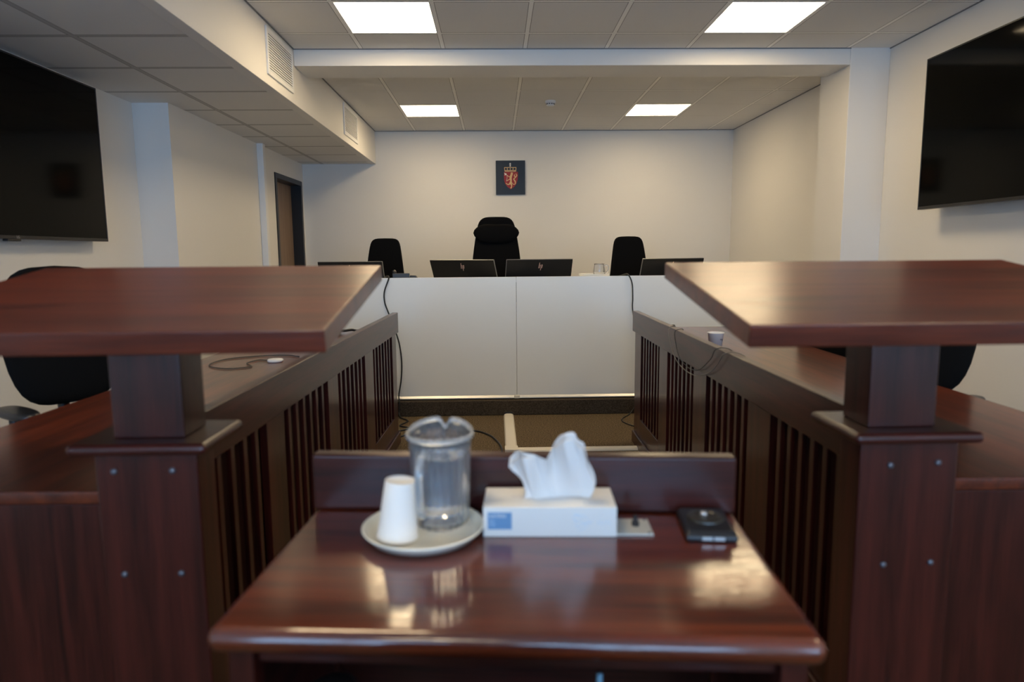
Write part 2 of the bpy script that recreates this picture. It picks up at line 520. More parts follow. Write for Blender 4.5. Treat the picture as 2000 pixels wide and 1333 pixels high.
def grille(y0, y1, lab):
    t = thing('air_vent', lab, 'vent', (XB, (y0 + y1) / 2, 2.54), 0, 'white vents in the bulkhead')
    w, h = (y1 - y0) / 2, .15
    bm = bmesh.new()
    for q in ((-w, -w + .03, -h, h), (w - .03, w, -h, h), (-w + .03, w - .03, -h, -h + .03), (-w + .03, w - .03, h - .03, h)):
        box(bm, .0, .012, q[0], q[1], q[2], q[3])
    finish('frame', bm, M['white_metal'], t, bevel=.003)
    bx('backing', M['slot'], t, (.0005, .0025, -w + .03, w - .03, -h + .03, h - .03))
    n = 15
    for k in range(n):
        z = -h + .036 + k * (2 * h - .07) / (n - 1)
        bm = bmesh.new()
        v = box(bm, .003, .010, -w + .03, w - .03, z - .0045, z + .0045)
        for q in v[:4]: pass
        o = finish('louvre', bm, M['white_metal'], t)
grille(4.62, 5.19, 'large white louvred air vent in the bulkhead ahead of the cross beam')
grille(6.87, 7.52, 'white louvred air vent in the bulkhead beyond the cross beam, nearer the back wall')

t = thing('smoke_detector', 'small round white smoke detector on the back ceiling', 'smoke detector', (.56, 7.0, HC))
bm = bmesh.new(); lathe(bm, [(0, 0), (.052, 0), (.052, -.016), (.048, -.024), (0, -.024)], 32)
finish('base', bm, M['white_metal'], t, smooth=False)
bm = bmesh.new(); lathe(bm, [(0, -.024), (.036, -.024), (.040, -.040), (.030, -.050), (0, -.052)], 32)
finish('sensor_head', bm, M['white_metal'], t)
bm = bmesh.new()
for k in range(10):
    a = 2 * math.pi * k / 10
    box(bm, .037 * math.cos(a) - .006, .037 * math.cos(a) + .006, .037 * math.sin(a) - .006, .037 * math.sin(a) + .006, -.036, -.028)
finish('sensor_slots', bm, M['slot'], t)

# ------------------------------------------------------------------ wall things
def tv(lab, x, side, logo=True):
    """side=+1: screen faces +X (hung on the left wall)"""
    t = thing('wall_television', lab, 'television', (x, 3.71, 1.325 if side > 0 else 1.49), 0, 'large wall televisions')
    W, Hh = .84, .96
    sx = lambda a, b: (min(a * side, b * side), max(a * side, b * side))
    bx('housing', M['black_pl'], t, (*sx(-.045, -.006), -W, W, 0, Hh), .004)
    bm = bmesh.new(); f = .009
    for q in ((-W, -W + f, 0, Hh), (W - f, W, 0, Hh), (-W + f, W - f, 0, f * 2), (-W + f, W - f, Hh - f, Hh)):
        box(bm, *sx(-.006, .002), *q)
    finish('bezel', bm, M['bezel'], t, bevel=.001)
    bx('screen', M['screen'], t, (*sx(-.006, -.0005), -W + f, W - f, 2 * f, Hh - f))
    bx('wall_bracket', M['black_pl'], t, (*sx(-.099 if side > 0 else -.149, -.045), -.3, .3, .25, .7), .003)
    if logo:
        bx('infrared_sensor', M['black_pl'], t, (*sx(-.03, .0), -.08, .02, -.012, 0), .002)
        mt = Matrix.Translation((.0022 * side, -.018 * side, .003)) @ Matrix.Rotation(R(90) * side, 4, 'Z') @ Matrix.Rotation(R(90), 4, 'X')
        text_mesh('logo', 'LG', .020, M['logo_grey'], t, mt)
tv('large black flat television on the left wall under the low ceiling', -2.52, 1)
tv('large black flat television on the right wall facing the aisle', 2.81, -1, False)

t = thing('crest_plaque', 'dark navy plaque with a crowned red shield and golden lion on the back wall', 'plaque', (.195, YB, 2.152))
bx('board', M['plaque'], t, (-.181, .181, -.025, 0, -.206, .206), .002)
k_ = .362 / 688
cf = lambda u, v, dd: ((u - 686) * k_, -.025 - dd, -(v - 692) * k_)
bm = bmesh.new()
prism(bm, [(535, 562), (858, 562), (864, 640), (852, 740), (822, 835), (770, 905), (692, 962), (612, 905), (556, 830), (532, 730), (528, 630)], cf, .003)
finish('shield', bm, M['shield'], t)
gf = lambda u, v, dd: cf(u, v, dd + .003)
bm = bmesh.new()
def disc(bm, u, v, r, fn, dd, mi=0, n=14):
    prism(bm, [(u + r * math.cos(2 * math.pi * k / n), v + r * math.sin(2 * math.pi * k / n)) for k in range(n)], fn, dd, mi)
stroke(bm, [(722, 605), (700, 650), (690, 705), (695, 765), (682, 825)], [44, 52, 46, 38, 52], gf, .003)
disc(bm, 716, 600, 26, gf, .0034)
stroke(bm, [(740, 588), (700, 580)], [16, 10], gf, .003)
stroke(bm, [(692, 672), (645, 672), (608, 640)], [22, 16, 20], gf, .0032)
stroke(bm, [(686, 715), (640, 745), (596, 765)], [24, 16, 22], gf, .0032)
stroke(bm, [(682, 815), (640, 852), (600, 840), (580, 815)], [40, 22, 16, 18], gf, .0032)
stroke(bm, [(692, 830), (712, 885), (690, 940)], [40, 20, 26], gf, .0032)
stroke(bm, [(705, 800), (745, 845), (792, 842), (795, 785), (762, 728), (800, 690), (832, 645), (812, 598)], [18, 12, 14, 26, 22, 18, 22, 8], gf, .003)
stroke(bm, [(800, 680), (775, 655), (790, 610)], [14, 22, 6], gf, .003)
finish('lion', bm, M['gold'], t)
bm = bmesh.new()
stroke(bm, [(585, 600), (605, 680), (590, 780)], [7, 7, 7], gf, .0036)
prism(bm, [(535, 580), (598, 605), (590, 630), (545, 645), (550, 612)], gf, .004)
finish('axe', bm, M['crest_white'], t)
bm = bmesh.new()
stroke(bm, [(552, 528), (818, 528)], [10, 10], cf, .004, sm=1)
stroke(bm, [(560, 552), (812, 552)], [10, 10], cf, .004, sm=1)
stroke(bm, [(542, 462), (822, 462)], [13, 13], cf, .004, sm=1)
for u in (545, 612, 680, 748, 818):
    stroke(bm, [(u, 465), (u + (680 - u) * .06, 555)], [13, 11], cf, .0044, sm=1)
for u in (580, 646, 714, 782): disc(bm, u, 540, 8, cf, .0045)
finish('crown', bm, M['gold'], t)
bm = bmesh.new()
disc(bm, 680, 425, 17, cf, .004)
stroke(bm, [(680, 408), (680, 358)], [14, 20], cf, .004, sm=1); stroke(bm, [(658, 382), (702, 382)], [16, 16], cf, .0042, sm=1)
finish('orb_and_cross', bm, M['crest_white'], t)

for nm, z, lab in (('wall_switch', 1.755, 'small white wall control on the left wall, upper of two beside the conduit box'), ('wall_switch', 1.12, 'small white wall switch low on the left wall, below the upper control')):
    t = thing(nm, lab, 'switch', (XLF, 7.2, z))
    bx('plate', M['white_metal'], t, (0, .010, -.04, .04, -.055, .055), .002)
    bx('rocker', M['white_metal'], t, (.010, .015, -.022, .022, -.03, .03), .001)

# ------------------------------------------------------------------ counsel benches with lectern posts
def bench(lab, side, y_near, y_far, x_near, x_far, groups, width):
    """side -1: left of the aisle. local x: away from the aisle, local y: towards the back"""
    rz = math.atan2(-(x_far - x_near), y_far - y_near)
    t = thing('counsel_bench', lab, 'bench desk', (x_far, y_far, 0), rz, 'counsel benches along the aisle')
    Lg = math.hypot(x_far - x_near, y_far - y_near)
    X = lambda a, b: (min(a * side, b * side), max(a * side, b * side))
    bx('top_rail', M['wood_y'], t, (*X(0, .036), -Lg, 0, .727, .857), .003)
    bx('desk_top', M['wood_desk'], t, (*X(.0362, width), -Lg, -.0, .722, .75), .004)
    # face frame: uprights and lower rail
    bm = bmesh.new()
    xa, xb = .018, .042
    edges = [0.0] + [v for g in groups for v in g] + [-Lg]
    for i in range(0, len(edges), 2):
        box(bm, *X(xa, xb), edges[i + 1], edges[i], .0, .7268)
    for g in groups:
        box(bm, *X(xa, xb), g[1], g[0], .0, .19)
    finish('face_frame', bm, M['wood_z'], t, bevel=.002)
    bx('plinth', M['wood_y'], t, (*X(.004, .0178), -Lg, -.0, 0, .075), .003)
    for g in groups:
        w = g[0] - g[1]; n = 6; sl = .026; gap = (w - n * sl) / (n + 1)
        for k in range(n):
            y0 = g[1] + gap + k * (sl + gap)
            bx('slat', M['wood_z'], t, (*X(.022, .036), y0, y0 + sl, .19, .7268), .001, 1)
    bx('back_panel', M['wood_back'], t, (*X(.060, .072), -Lg + .03, -.03, .05, .7218))
    bx('end_panel', M['wood_z'], t, (*X(.0425, width - .02), -Lg + .002, -Lg + .027, 0, .7218), .002)
    bx('end_panel', M['wood_z'], t, (*X(.0425, width - .02), -.027, -.002, 0, .7218), .002)
    return t

bench('dark mahogany slatted counsel bench on the left of the aisle', -1, 1.37, 4.385, -.711, -.632,
      [(-.14, -.72), (-.92, -1.46), (-1.62, -2.16), (-2.32, -2.90)], .72)
bench('dark mahogany slatted counsel bench on the right of the aisle', 1, 1.37, 4.33, .836, .872,
      [(-.19, -.69), (-.87, -1.36), (-1.55, -2.04), (-2.24, -2.74)], .72)

def lectern(lab, px0, px1, cap, up, board, bolts):
    cx = (px0 + px1) / 2
    t = thing('lectern', lab, 'lectern', (cx, 1.34, 0), 0, 'lecterns at the bench ends')
    x = lambda v: v - cx
    y = lambda v: v - 1.34
    post = bx('lower_post', M['wood_z'], t, (x(px0), x(px1), y(1.285), y(1.366), 0, .857), .004)
    bx('cap_board', M['wood_x'], t, (x(cap[0]), x(cap[1]), y(1.252), y(1.452), .8575, .880), .010, 4)
    bx('upper_post', M['wood_z'], t, (x(up[0]), x(up[1]), y(1.302), y(1.402), .880, 1.082), .003)
    bm = bmesh.new()
    v = []
    y0, y1, z0, z1, th = 1.112, 1.695, 1.108, 1.203, .040
    dy, dz = (y1 - y0), (z1 - z0); l = math.hypot(dy, dz); ny, nz = dz / l * th, -dy / l * th
    pf = [(y0, z0), (y1, z1), (y1 + ny, z1 + nz), (y0 + ny, z0 + nz)]
    a = [bm.verts.new((x(board[0]), y(p), q)) for p, q in pf]; b = [bm.verts.new((x(board[1]), y(p), q)) for p, q in pf]
    bm.faces.new(a); bm.faces.new(b[::-1])
    for i in range(4): bm.faces.new((a[i], b[i], b[(i + 1) % 4], a[(i + 1) % 4]))
    finish('slanted_top', bm, M['wood_lect'], t, bevel=.003)
    for bxp, bz in bolts:
        bm = bmesh.new(); lathe(bm, [(0, 0), (.0062, 0), (.0062, .002), (.004, .0042), (0, .005)], 16)
        bmesh.ops.rotate(bm, verts=bm.verts, cent=(0, 0, 0), matrix=Matrix.Rotation(R(90), 3, 'X'))
        bmesh.ops.translate(bm, verts=bm.verts, vec=(x(bxp), y(1.285), bz))
        finish('bolt', bm, M['bolt'], post, smooth=True)
lectern('tall mahogany lectern with slanted top at the near end of the left bench', -.773, -.578, (-.808, -.548), (-.742, -.606), (-1.095, -.281),
        [(-.737, .820), (-.626, .820), (-.733, .612), (-.623, .612)])
lectern('tall mahogany lectern with slanted top at the near end of the right bench', .712, .908, (.686, .937), (.733, .868), (.420, 1.268),
        [(.773, .808), (.868, .812), (.771, .602), (.867, .605)])

# ------------------------------------------------------------------ witness table in front
TX, TY, TR = .0275, 1.012, R(-4.3)
t = thing('witness_table', 'small mahogany table with an upright back board in the foreground aisle', 'table', (TX, TY, 0), TR)
bx('table_top', M['wood_top'], t, (-.396, .396, -.210, .245, .715, .750), .0165, 5)
bx('back_board', M['wood_x'], t, (-.394, .392, .208, .243, .7505, .858), .006, 3)
bx('apron', M['wood_x'], t, (-.351, .351, -.150, -.132, .672, .7148), .001)
bx('apron', M['wood_x'], t, (-.351, .351, .205, .223, .10, .7148), .001)
bx('apron', M['wood_y'], t, (-.378, -.362, -.125, .190, .10, .7148), .001)  # side aprons extended down as added panels, to darken the space below
bx('apron', M['wood_y'], t, (.362, .378, -.125, .190, .10, .7148), .001)
for sx_ in (-1, 1):
    for yy in (-.165, .19):
        bx('leg', M['wood_z'], t, (sx_ * .370 - .0175, sx_ * .370 + .0175, yy, yy + .035, 0, .7148), .002)

def on_table(px, py):     # world -> table frame not needed: things stay top-level in world space
    return px, py

# plate
t0 = (-.129, 1.124)
bm = bmesh.new()
lathe(bm, [(0, .0012), (.060, .0012), (.064, .0), (.068, .0012), (.092, .004), (.1025, .0165), (.1045, .0195), (.1030, .0205), (.0985, .0165), (.0925, .0085), (.089, .0050), (0, .0048)], 64, close=False)
o = finish('saucer_plate', bm, M['plate'], None, smooth=True); o.location = (*t0, .7505)
tag(o, 'round cream plate under the jug and cup on the small table', 'plate')

# ribbed jug
t = thing('water_jug', 'clear ribbed plastic jug of water standing on the cream plate', 'jug', (-.101, 1.161, .7558), 0)
NR = 24
def rib(a, r, z):
    if z < .006: return r, z
    w = abs(math.cos(a * NR / 2))
    return r - .0036 * (1 - w) ** 1.5, z
def rimz(a, z):
    # back (+y) of the mouth rises into a lip with a pouring notch
    s = max(0, math.sin(a)); zz = z + .015 * s ** 1.2
    dn = (a - R(84)) / R(7)
    return zz - .016 * math.exp(-dn * dn)
def wall(a, r, z):
    rr, zz = rib(a, r, z)
    if z > .150: rr, zz = r, rimz(a, z)
    return rr, zz
bm = bmesh.new()
prof = [(0, 0), (.0405, 0), (.0435, .003), (.0490, .012), (.0508, .060), (.0525, .110), (.0540, .140), (.0545, .1570), (.0535, .1572),
        (.0515, .140), (.0500, .110), (.0485, .060), (.0462, .014), (.041, .0065), (0, .0065)]
lathe(bm, prof, 144, rfun=lambda a, r, z: wall(a, r, z) if r > .0517 or z < .12 and r > .0485 else (r, rimz(a, z) if z > .150 else z), close=False)
finish('body', bm, M['jug'], t, smooth=True)
bm = bmesh.new()
lathe(bm, [(0, .0072), (.0400, .0072), (.0452, .0145), (.0474, .060), (.0489, .110), (.0496, .127), (.0496, .1285), (0, .1285)], 64, close=False)
finish('water', bm, M['water'], t, smooth=False)
bm = bmesh.new()
lathe(bm, [(.0535, .1575), (.0585, .1580), (.0598, .1615), (.0585, .1655), (.0550, .1660), (.0528, .1625)], 96, rfun=lambda a, r, z: (r, rimz(a, z)))
finish('rim', bm, M['frosted'], t, smooth=True)
bm = bmesh.new()
tube(bm, [(-.022, -.048, .140), (-.026, -.066, .138), (-.029, -.080, .118), (-.029, -.081, .080), (-.027, -.072, .045), (-.022, -.047, .036)], .0065, 12)
finish('handle', bm, M['frosted'], t, smooth=True)

# paper cups upside down
bm = bmesh.new()
lathe(bm, [(.0335, 0), (.0350, .0012), (.0350, .0032), (.0336, .0045), (.0256, .097), (.0245, .098), (.0243, .0955), (0, .0950), (0, .0942), (.0240, .0942), (.0325, .0045), (.0325, 0)], 48, close=True)
o = finish('paper_cup', bm, M['paper'], None, smooth=True, bevel=0); o.location = (-.170, 1.098, .7590)
o.rotation_euler = (R(-2), R(4.5), 0)
tag(o, 'white paper cup standing upside down on the cream plate', 'cup')

# tissue box
BX = thing('tissue_box', 'white cardboard tissue box with a blue printed square on the small table', 'tissue box', (.0865, 1.105, .7505), R(-2.6))
bm = bmesh.new()
w, dp, h = .113, .098, .0525
box(bm, -w, w, 0, dp, 0, h)
finish('carton', bm, M['box_card'], BX, bevel=.0012)
bm = bmesh.new(); prism(bm, [(.072 * math.cos(2 * math.pi * k / 32), .015 * math.sin(2 * math.pi * k / 32)) for k in range(32)], lambda u, v, dd: (u + .005, .052 + v, h + dd), .0004)
finish('opening_film', bm, M['tissue'], BX)
bx('printed_square', M['box_blue'], BX, (-.1055, -.0645, -.0006, 0, .0135, .0435))
FM = lambda x, z: Matrix.Translation((x, -.0007, z)) @ Matrix.Rotation(R(90), 4, 'X')
text_mesh('printed_word', 'KATRIN', .0080, M['box_card'], BX, FM(-.1028, .0345), .0004)
text_mesh('printed_word', 'Plus', .0052, M['box_lblue'], BX, FM(-.1025, .0265), .0004)
text_mesh('printed_word', 'Facial', .0046, M['box_lblue'], BX, FM(-.1025, .0205), .0004)
bm = bmesh.new()
ff = lambda u, v, dd: (u, -.0001 - dd, v)
for pts in ([(.040, .040), (.052, .034), (.060, .024)], [(.040, .040), (.048, .040), (.060, .036), (.066, .026)], [(.040, .030), (.050, .027), (.062, .022)], [(.045, .018), (.055, .021), (.070, .028)],
            [(.048, .012), (.058, .015), (.066, .022)], [(.060, .024), (.072, .026)], [(.038, .036), (.044, .026), (.045, .016)]):
    stroke(bm, pts, [.0009, .0006], ff, .0004)
finish('printed_leaf_drawing', bm, M['box_lblue'], BX)
bm = bmesh.new()
for k in range(5): stroke(bm, [(.080 + k * .005, .022), (.082 + k * .005, .028 + .002 * (k % 2))], [.0008, .0008], ff, .0004, sm=1)
finish('printed_mark', bm, M['box_lblue'], BX)
bm = bmesh.new()
tf = lambda u, v, dd: (u, v, h + .0001 + dd)
for a, b in (((.060, .012), (.100, .012)), ((.100, .012), (.100, .026)), ((.100, .026), (.060, .026)), ((.060, .026), (.060, .012))): stroke(bm, [a, b], [.0014, .0014], tf, .0004, sm=1)
stroke(bm, [(.066, .019), (.094, .019)], [.003, .003], tf, .0004, sm=1)
finish('printed_frame', bm, M['print_grey'], BX)

# tissue sheet: outline from a profile, folds in depth
def interp(tab, s):
    for (a, va), (b, vb) in zip(tab, tab[1:]):
        if s <= b:
            k = (s - a) / (b - a); k = k * k * (3 - 2 * k)
            return va + (vb - va) * k
    return tab[-1][1]
tx = [(0, -.071), (.12, -.069), (.25, -.052), (.40, -.026), (.52, -.004), (.62, .010), (.74, .026), (.84, .046), (.94, .062), (1, .070)]
tz = [(0, .066), (.12, .078), (.25, .095), (.40, .091), (.52, .085), (.62, .108), (.72, .126), (.80, .130), (.90, .112), (1, .072)]
bxs = [(0, -.044), (.3, -.028), (.6, .010), (.85, .055), (1, .069)]
def sheet(name, off, shrink, ph, lab=None):
    bm = bmesh.new(); NU, NV = 60, 30; g = []
    for j in range(NV + 1):
        v = j / NV; row = []
        for i in range(NU + 1):
            s = i / NU
            X0, X1 = interp(bxs, s), interp(tx, s) * shrink
            Z1 = .0
            zt = (interp(tz, s) - .012) * shrink
            vv = v
            x = X0 * (1 - vv) + X1 * vv + .004 * math.sin(7 * s + ph) * vv * (1 - vv) * 4
            if s < .15: x -= .010 * math.sin(math.pi * vv) * (.15 - s) / .15 * -1
            if s > .9: x += .008 * math.sin(math.pi * vv) * (s - .9) / .1
            z = zt * vv - .004 + .002 * math.sin(9 * s + 5 * v)
            y = off + (.018 * math.sin(s * 11 + ph) + .007 * math.sin(s * 27 + 3 * v + ph)) * (.15 + .85 * vv) * (.3 + .7 * math.sin(math.pi * min(1, max(0, s)))) + .012 * (vv - .5) * math.cos(5 * s)
            row.append(bm.verts.new((x, y, z)))
        g.append(row)
    for j in range(NV):
        for i in range(NU): bm.faces.new((g[j][i], g[j][i + 1], g[j + 1][i + 1], g[j + 1][i]))
    o = finish(name, bm, M['tissue'], TS, smooth=True)
    so = o.modifiers.new('thick', 'SOLIDIFY'); so.thickness = .0006
    return o
TS = thing('tissue', 'crumpled white tissue pulled up out of the tissue box', 'tissue', (.089, 1.149, .8075), R(-2.6))
sheet('rear_ply', .004, 1.0, 0.3)
sheet('front_ply', -.004, .93, 1.3)

# socket plate and desk device
t = thing('socket_plate', 'pale metal socket plate with a black stub beside the tissue box', 'socket plate', (.233, 1.137, .7503), R(-3))
bx('plate', M['plate_metal'], t, (-.040, .032, -.034, .034, 0, .0035), .001)
bm = bmesh.new(); lathe(bm, [(0, .0035), (.0065, .0035), (.0065, .010), (.004, .013), (.004, .022), (0, .023)], 20, cx=.006, cy=.004)
finish('stub', bm, M['black_pl'], t, smooth=False)
for a, b in ((.026, -.028), (-.034, -.028), (.026, .028)):
    bm = bmesh.new(); lathe(bm, [(0, .0035), (.003, .0035), (.0025, .0048), (0, .005)], 12, cx=a, cy=b); finish('screw', bm, M['bolt'], t)

t = thing('desk_microphone', 'flat black microphone unit with a round centre on the right of the table', 'microphone', (.360, 1.128, .7503), R(-6.5))
bm = bmesh.new()
lo, hi = [(-.042, -.058), (.042, -.058), (.042, .058), (-.042, .058)], [(-.037, -.048), (.037, -.048), (.037, .053), (-.037, .053)]
a = [bm.verts.new((p[0], p[1], 0)) for p in lo]; b = [bm.verts.new((p[0], p[1], .010)) for p in lo]; c = [bm.verts.new((p[0], p[1], .018)) for p in hi]
bm.faces.new(a[::-1]); bm.faces.new(c)
for q, w_ in ((a, b), (b, c)):
    for i in range(4): bm.faces.new((q[i], q[(i + 1) % 4], w_[(i + 1) % 4], w_[i]))
finish('casing', bm, M['black_pl'], t, bevel=.003)
bm = bmesh.new(); lathe(bm, [(0, .0182), (.032, .0182), (.031, .021), (.022, .022), (.020, .0205), (0, .0205)], 40, cy=.006)
finish('round_centre', bm, M['brown_disc'], t)
bm = bmesh.new(); lathe(bm, [(0, .0206), (.007, .0206), (.006, .026), (0, .028)], 24, cx=-.002, cy=.012)
finish('centre_knob', bm, M['silver'], t, smooth=True)
for k in (-1, 1):
    bm = bmesh.new(); box(bm, k * .010 + .002 - .0085, k * .010 + .002 + .0085, -.0590, -.0578, .004, .0095)
    finish('front_key', bm, M['silver'], t)

# ------------------------------------------------------------------ judges' desk on the dais
t = thing('judges_desk', 'long white-fronted judges desk on the carpeted dais', 'desk', (.152, 5.15, .115))
for x0, x1 in ((-1.87, -.0012), (.0012, 1.87)):
    bx('front_panel', M['white_lam'], t, (x0, x1, 0, .022, .030, .935), .0015)
for x0, x1 in ((-1.87, -.022), (.022, 1.87)):
    bm = bmesh.new(); prism(bm, [(.024, .008), (-.014, .008), (-.014, .014), (-.001, .0296), (.024, .0296)], lambda u, v, dd: (x0 + dd, u, v), x1 - x0)
    finish('bottom_profile', bm, M['alu'], t)
bx('profile_joint', M['white_pvc'], t, (-.0215, .0215, -.017, .024, .006, .0296), .002)
bx('worktop', M['white_lam'], t, (-1.87, 1.87, .0225, .66, .675, .70), .002)
for x in (-1.87, -.02, 1.83):
    bx('support', M['white_lam'], t, (x, x + .04, .10, .62, 0, .6748), .002)
bx('equipment_shelf', M['white_lam'], t, (-1.87, 1.87, .023, .26, .895, .915), .002)

def hp(bm, fn, s):
    # two slanted letters drawn as four leaning strokes, as on the case back
    for (x0, z0, x1, z1) in ((-.30, -.42, -.06, .95), (-.02, -.42, .10, .30), (.20, -.95, .42, .42), (.50, -.42, .62, .30)):
        stroke(bm, [(x0 * s, z0 * s), (x1 * s, z1 * s)], [.13 * s, .13 * s], fn, .0008, sm=1)
    stroke(bm, [(-.12 * s, .36 * s), (.08 * s, .40 * s), (.11 * s, .28 * s)], [.11 * s, .11 * s], fn, .0008)
    stroke(bm, [(.40 * s, .40 * s), (.60 * s, .40 * s), (.64 * s, .28 * s)], [.11 * s, .11 * s], fn, .0008)
def monitor(lab, cx, cy, yaw, W, ztop, tilt, group='monitors on the judges desk'):
    """local: back faces -y, screen faces +y; top edge centre at (cx, cy, ztop)"""
    t = thing('monitor', lab, 'monitor', (cx, cy + .06, .8152), yaw, group)
    H_ = .33
    zt = ztop - .8152
    hd = bmesh.new()
    T = Matrix.Translation((0, -.06, zt)) @ Matrix.Rotation(tilt, 4, 'X')
    box(hd, -W / 2, W / 2, 0, .006, -H_, 0); bmesh.ops.transform(hd, matrix=T, verts=hd.verts)
    sh = finish('case_back', hd, M['mon_black'], t, bevel=.002)
    bm = bmesh.new()
    e = .0016
    for q in ((-W / 2 - e, -W / 2, -H_, e), (W / 2, W / 2 + e, -H_, e), (-W / 2, W / 2, 0, e), (-W / 2, W / 2, -H_ - e, -H_)):
        box(bm, q[0], q[1], .006, .016, q[2], q[3])
    bmesh.ops.transform(bm, matrix=T, verts=bm.verts); finish('edge_trim', bm, M['dull_silver'], t)
    bm = bmesh.new(); box(bm, -W / 2, W / 2, .0062, .019, -H_, -.0005); bmesh.ops.transform(bm, matrix=T, verts=bm.verts)
    finish('screen', bm, M['screen'], t)
    bm = bmesh.new(); hp(bm, lambda u, v, dd: (u, -.0002 - dd, -.056 + v), .034); bmesh.ops.transform(bm, matrix=T, verts=bm.verts)
    finish('logo', bm, M['logo_dim'], sh)
    # low stand
    mid = T @ Vector((0, .0, -.20))
    bm = bmesh.new(); tube(bm, [(0, mid.y - .03, .006), (0, mid.y - .03, mid.z - .02), (0, mid.y + .0, mid.z)], .018, 16, 4)
    finish('stand_column', bm, M['black_pl'], t, smooth=True)
    bx('stand_base', M['black_pl'], t, (-.11, .11, mid.y - .13, mid.y + .07, .0004, .007), .003)
monitor('black monitor at the left end of the judges desk, partly behind the left lectern', -1.165, 5.56, R(-14), .56, 1.166, R(14))
monitor('black monitor turned inwards, left of the pair before the tall central chair', -.253, 5.52, R(-30), .605, 1.172, R(21))
monitor('black monitor turned inwards, right of the pair before the tall central chair', .345, 5.52, R(14), .555, 1.172, R(17))
monitor('black monitor at the right end of the judges desk, partly behind the right lectern', 1.425, 5.52, R(18), .565, 1.170, R(18))

# things on the equipment shelf behind the front panel: shelf top z = 1.03
ZS = 1.0302
t = thing('desk_phone', 'black desk phone beside the left judges chair, on the white desk', 'phone', (-.735, 5.33, ZS), R(8))
bm = bmesh.new(); prism(bm, [(-.08, 0), (.08, 0), (.08, .036), (-.08, .052)], lambda u, v, dd: (dd - .065, u, v), .13); finish('base', bm, M['black_pl'], t, bevel=.004)
bm = bmesh.new(); tube(bm, [(-.05, -.055, .056), (-.05, 0, .062), (-.05, .06, .052)], .015, 12, 4); finish('handset', bm, M['black_pl'], t, smooth=True)
t = thing('small_speaker', 'small black wedge-shaped device right of the desk phone', 'device', (-.632, 5.33, ZS))
bm = bmesh.new(); prism(bm, [(-.035, 0), (.035, 0), (.010, .032), (-.030, .034)], lambda u, v, dd: (u, dd - .03, v), .06); finish('casing', bm, M['black_pl'], t, bevel=.003)
bm = bmesh.new()
lathe(bm, [(0, 0), (.105, 0), (.118, .030), (.120, .034), (.116, .034), (.103, .004), (0, .004)], 48, close=False)
o = finish('white_tray', bm, M['white_lam'], None, smooth=True); o.location = (.762, 5.30, ZS); tag(o, 'shallow white tray near the right judges chair', 'tray')
t = thing('water_carafe', 'small clear glass carafe on the white tray', 'carafe', (.805, 5.325, ZS + .0045))
bm = bmesh.new()
lathe(bm, [(0, 0), (.040, 0), (.044, .006), (.046, .05), (.040, .085), (.038, .098), (.042, .105), (.040, .105), (.036, .098), (.038, .085), (.043, .05), (.041, .008), (0, .004)], 32, close=False)
finish('body', bm, M['jug'], t, smooth=True)
bm = bmesh.new(); tube(bm, [(.040, 0, .092), (.066, 0, .090), (.070, 0, .060), (.045, 0, .025)], .005, 10); finish('handle', bm, M['jug'], t, smooth=True)

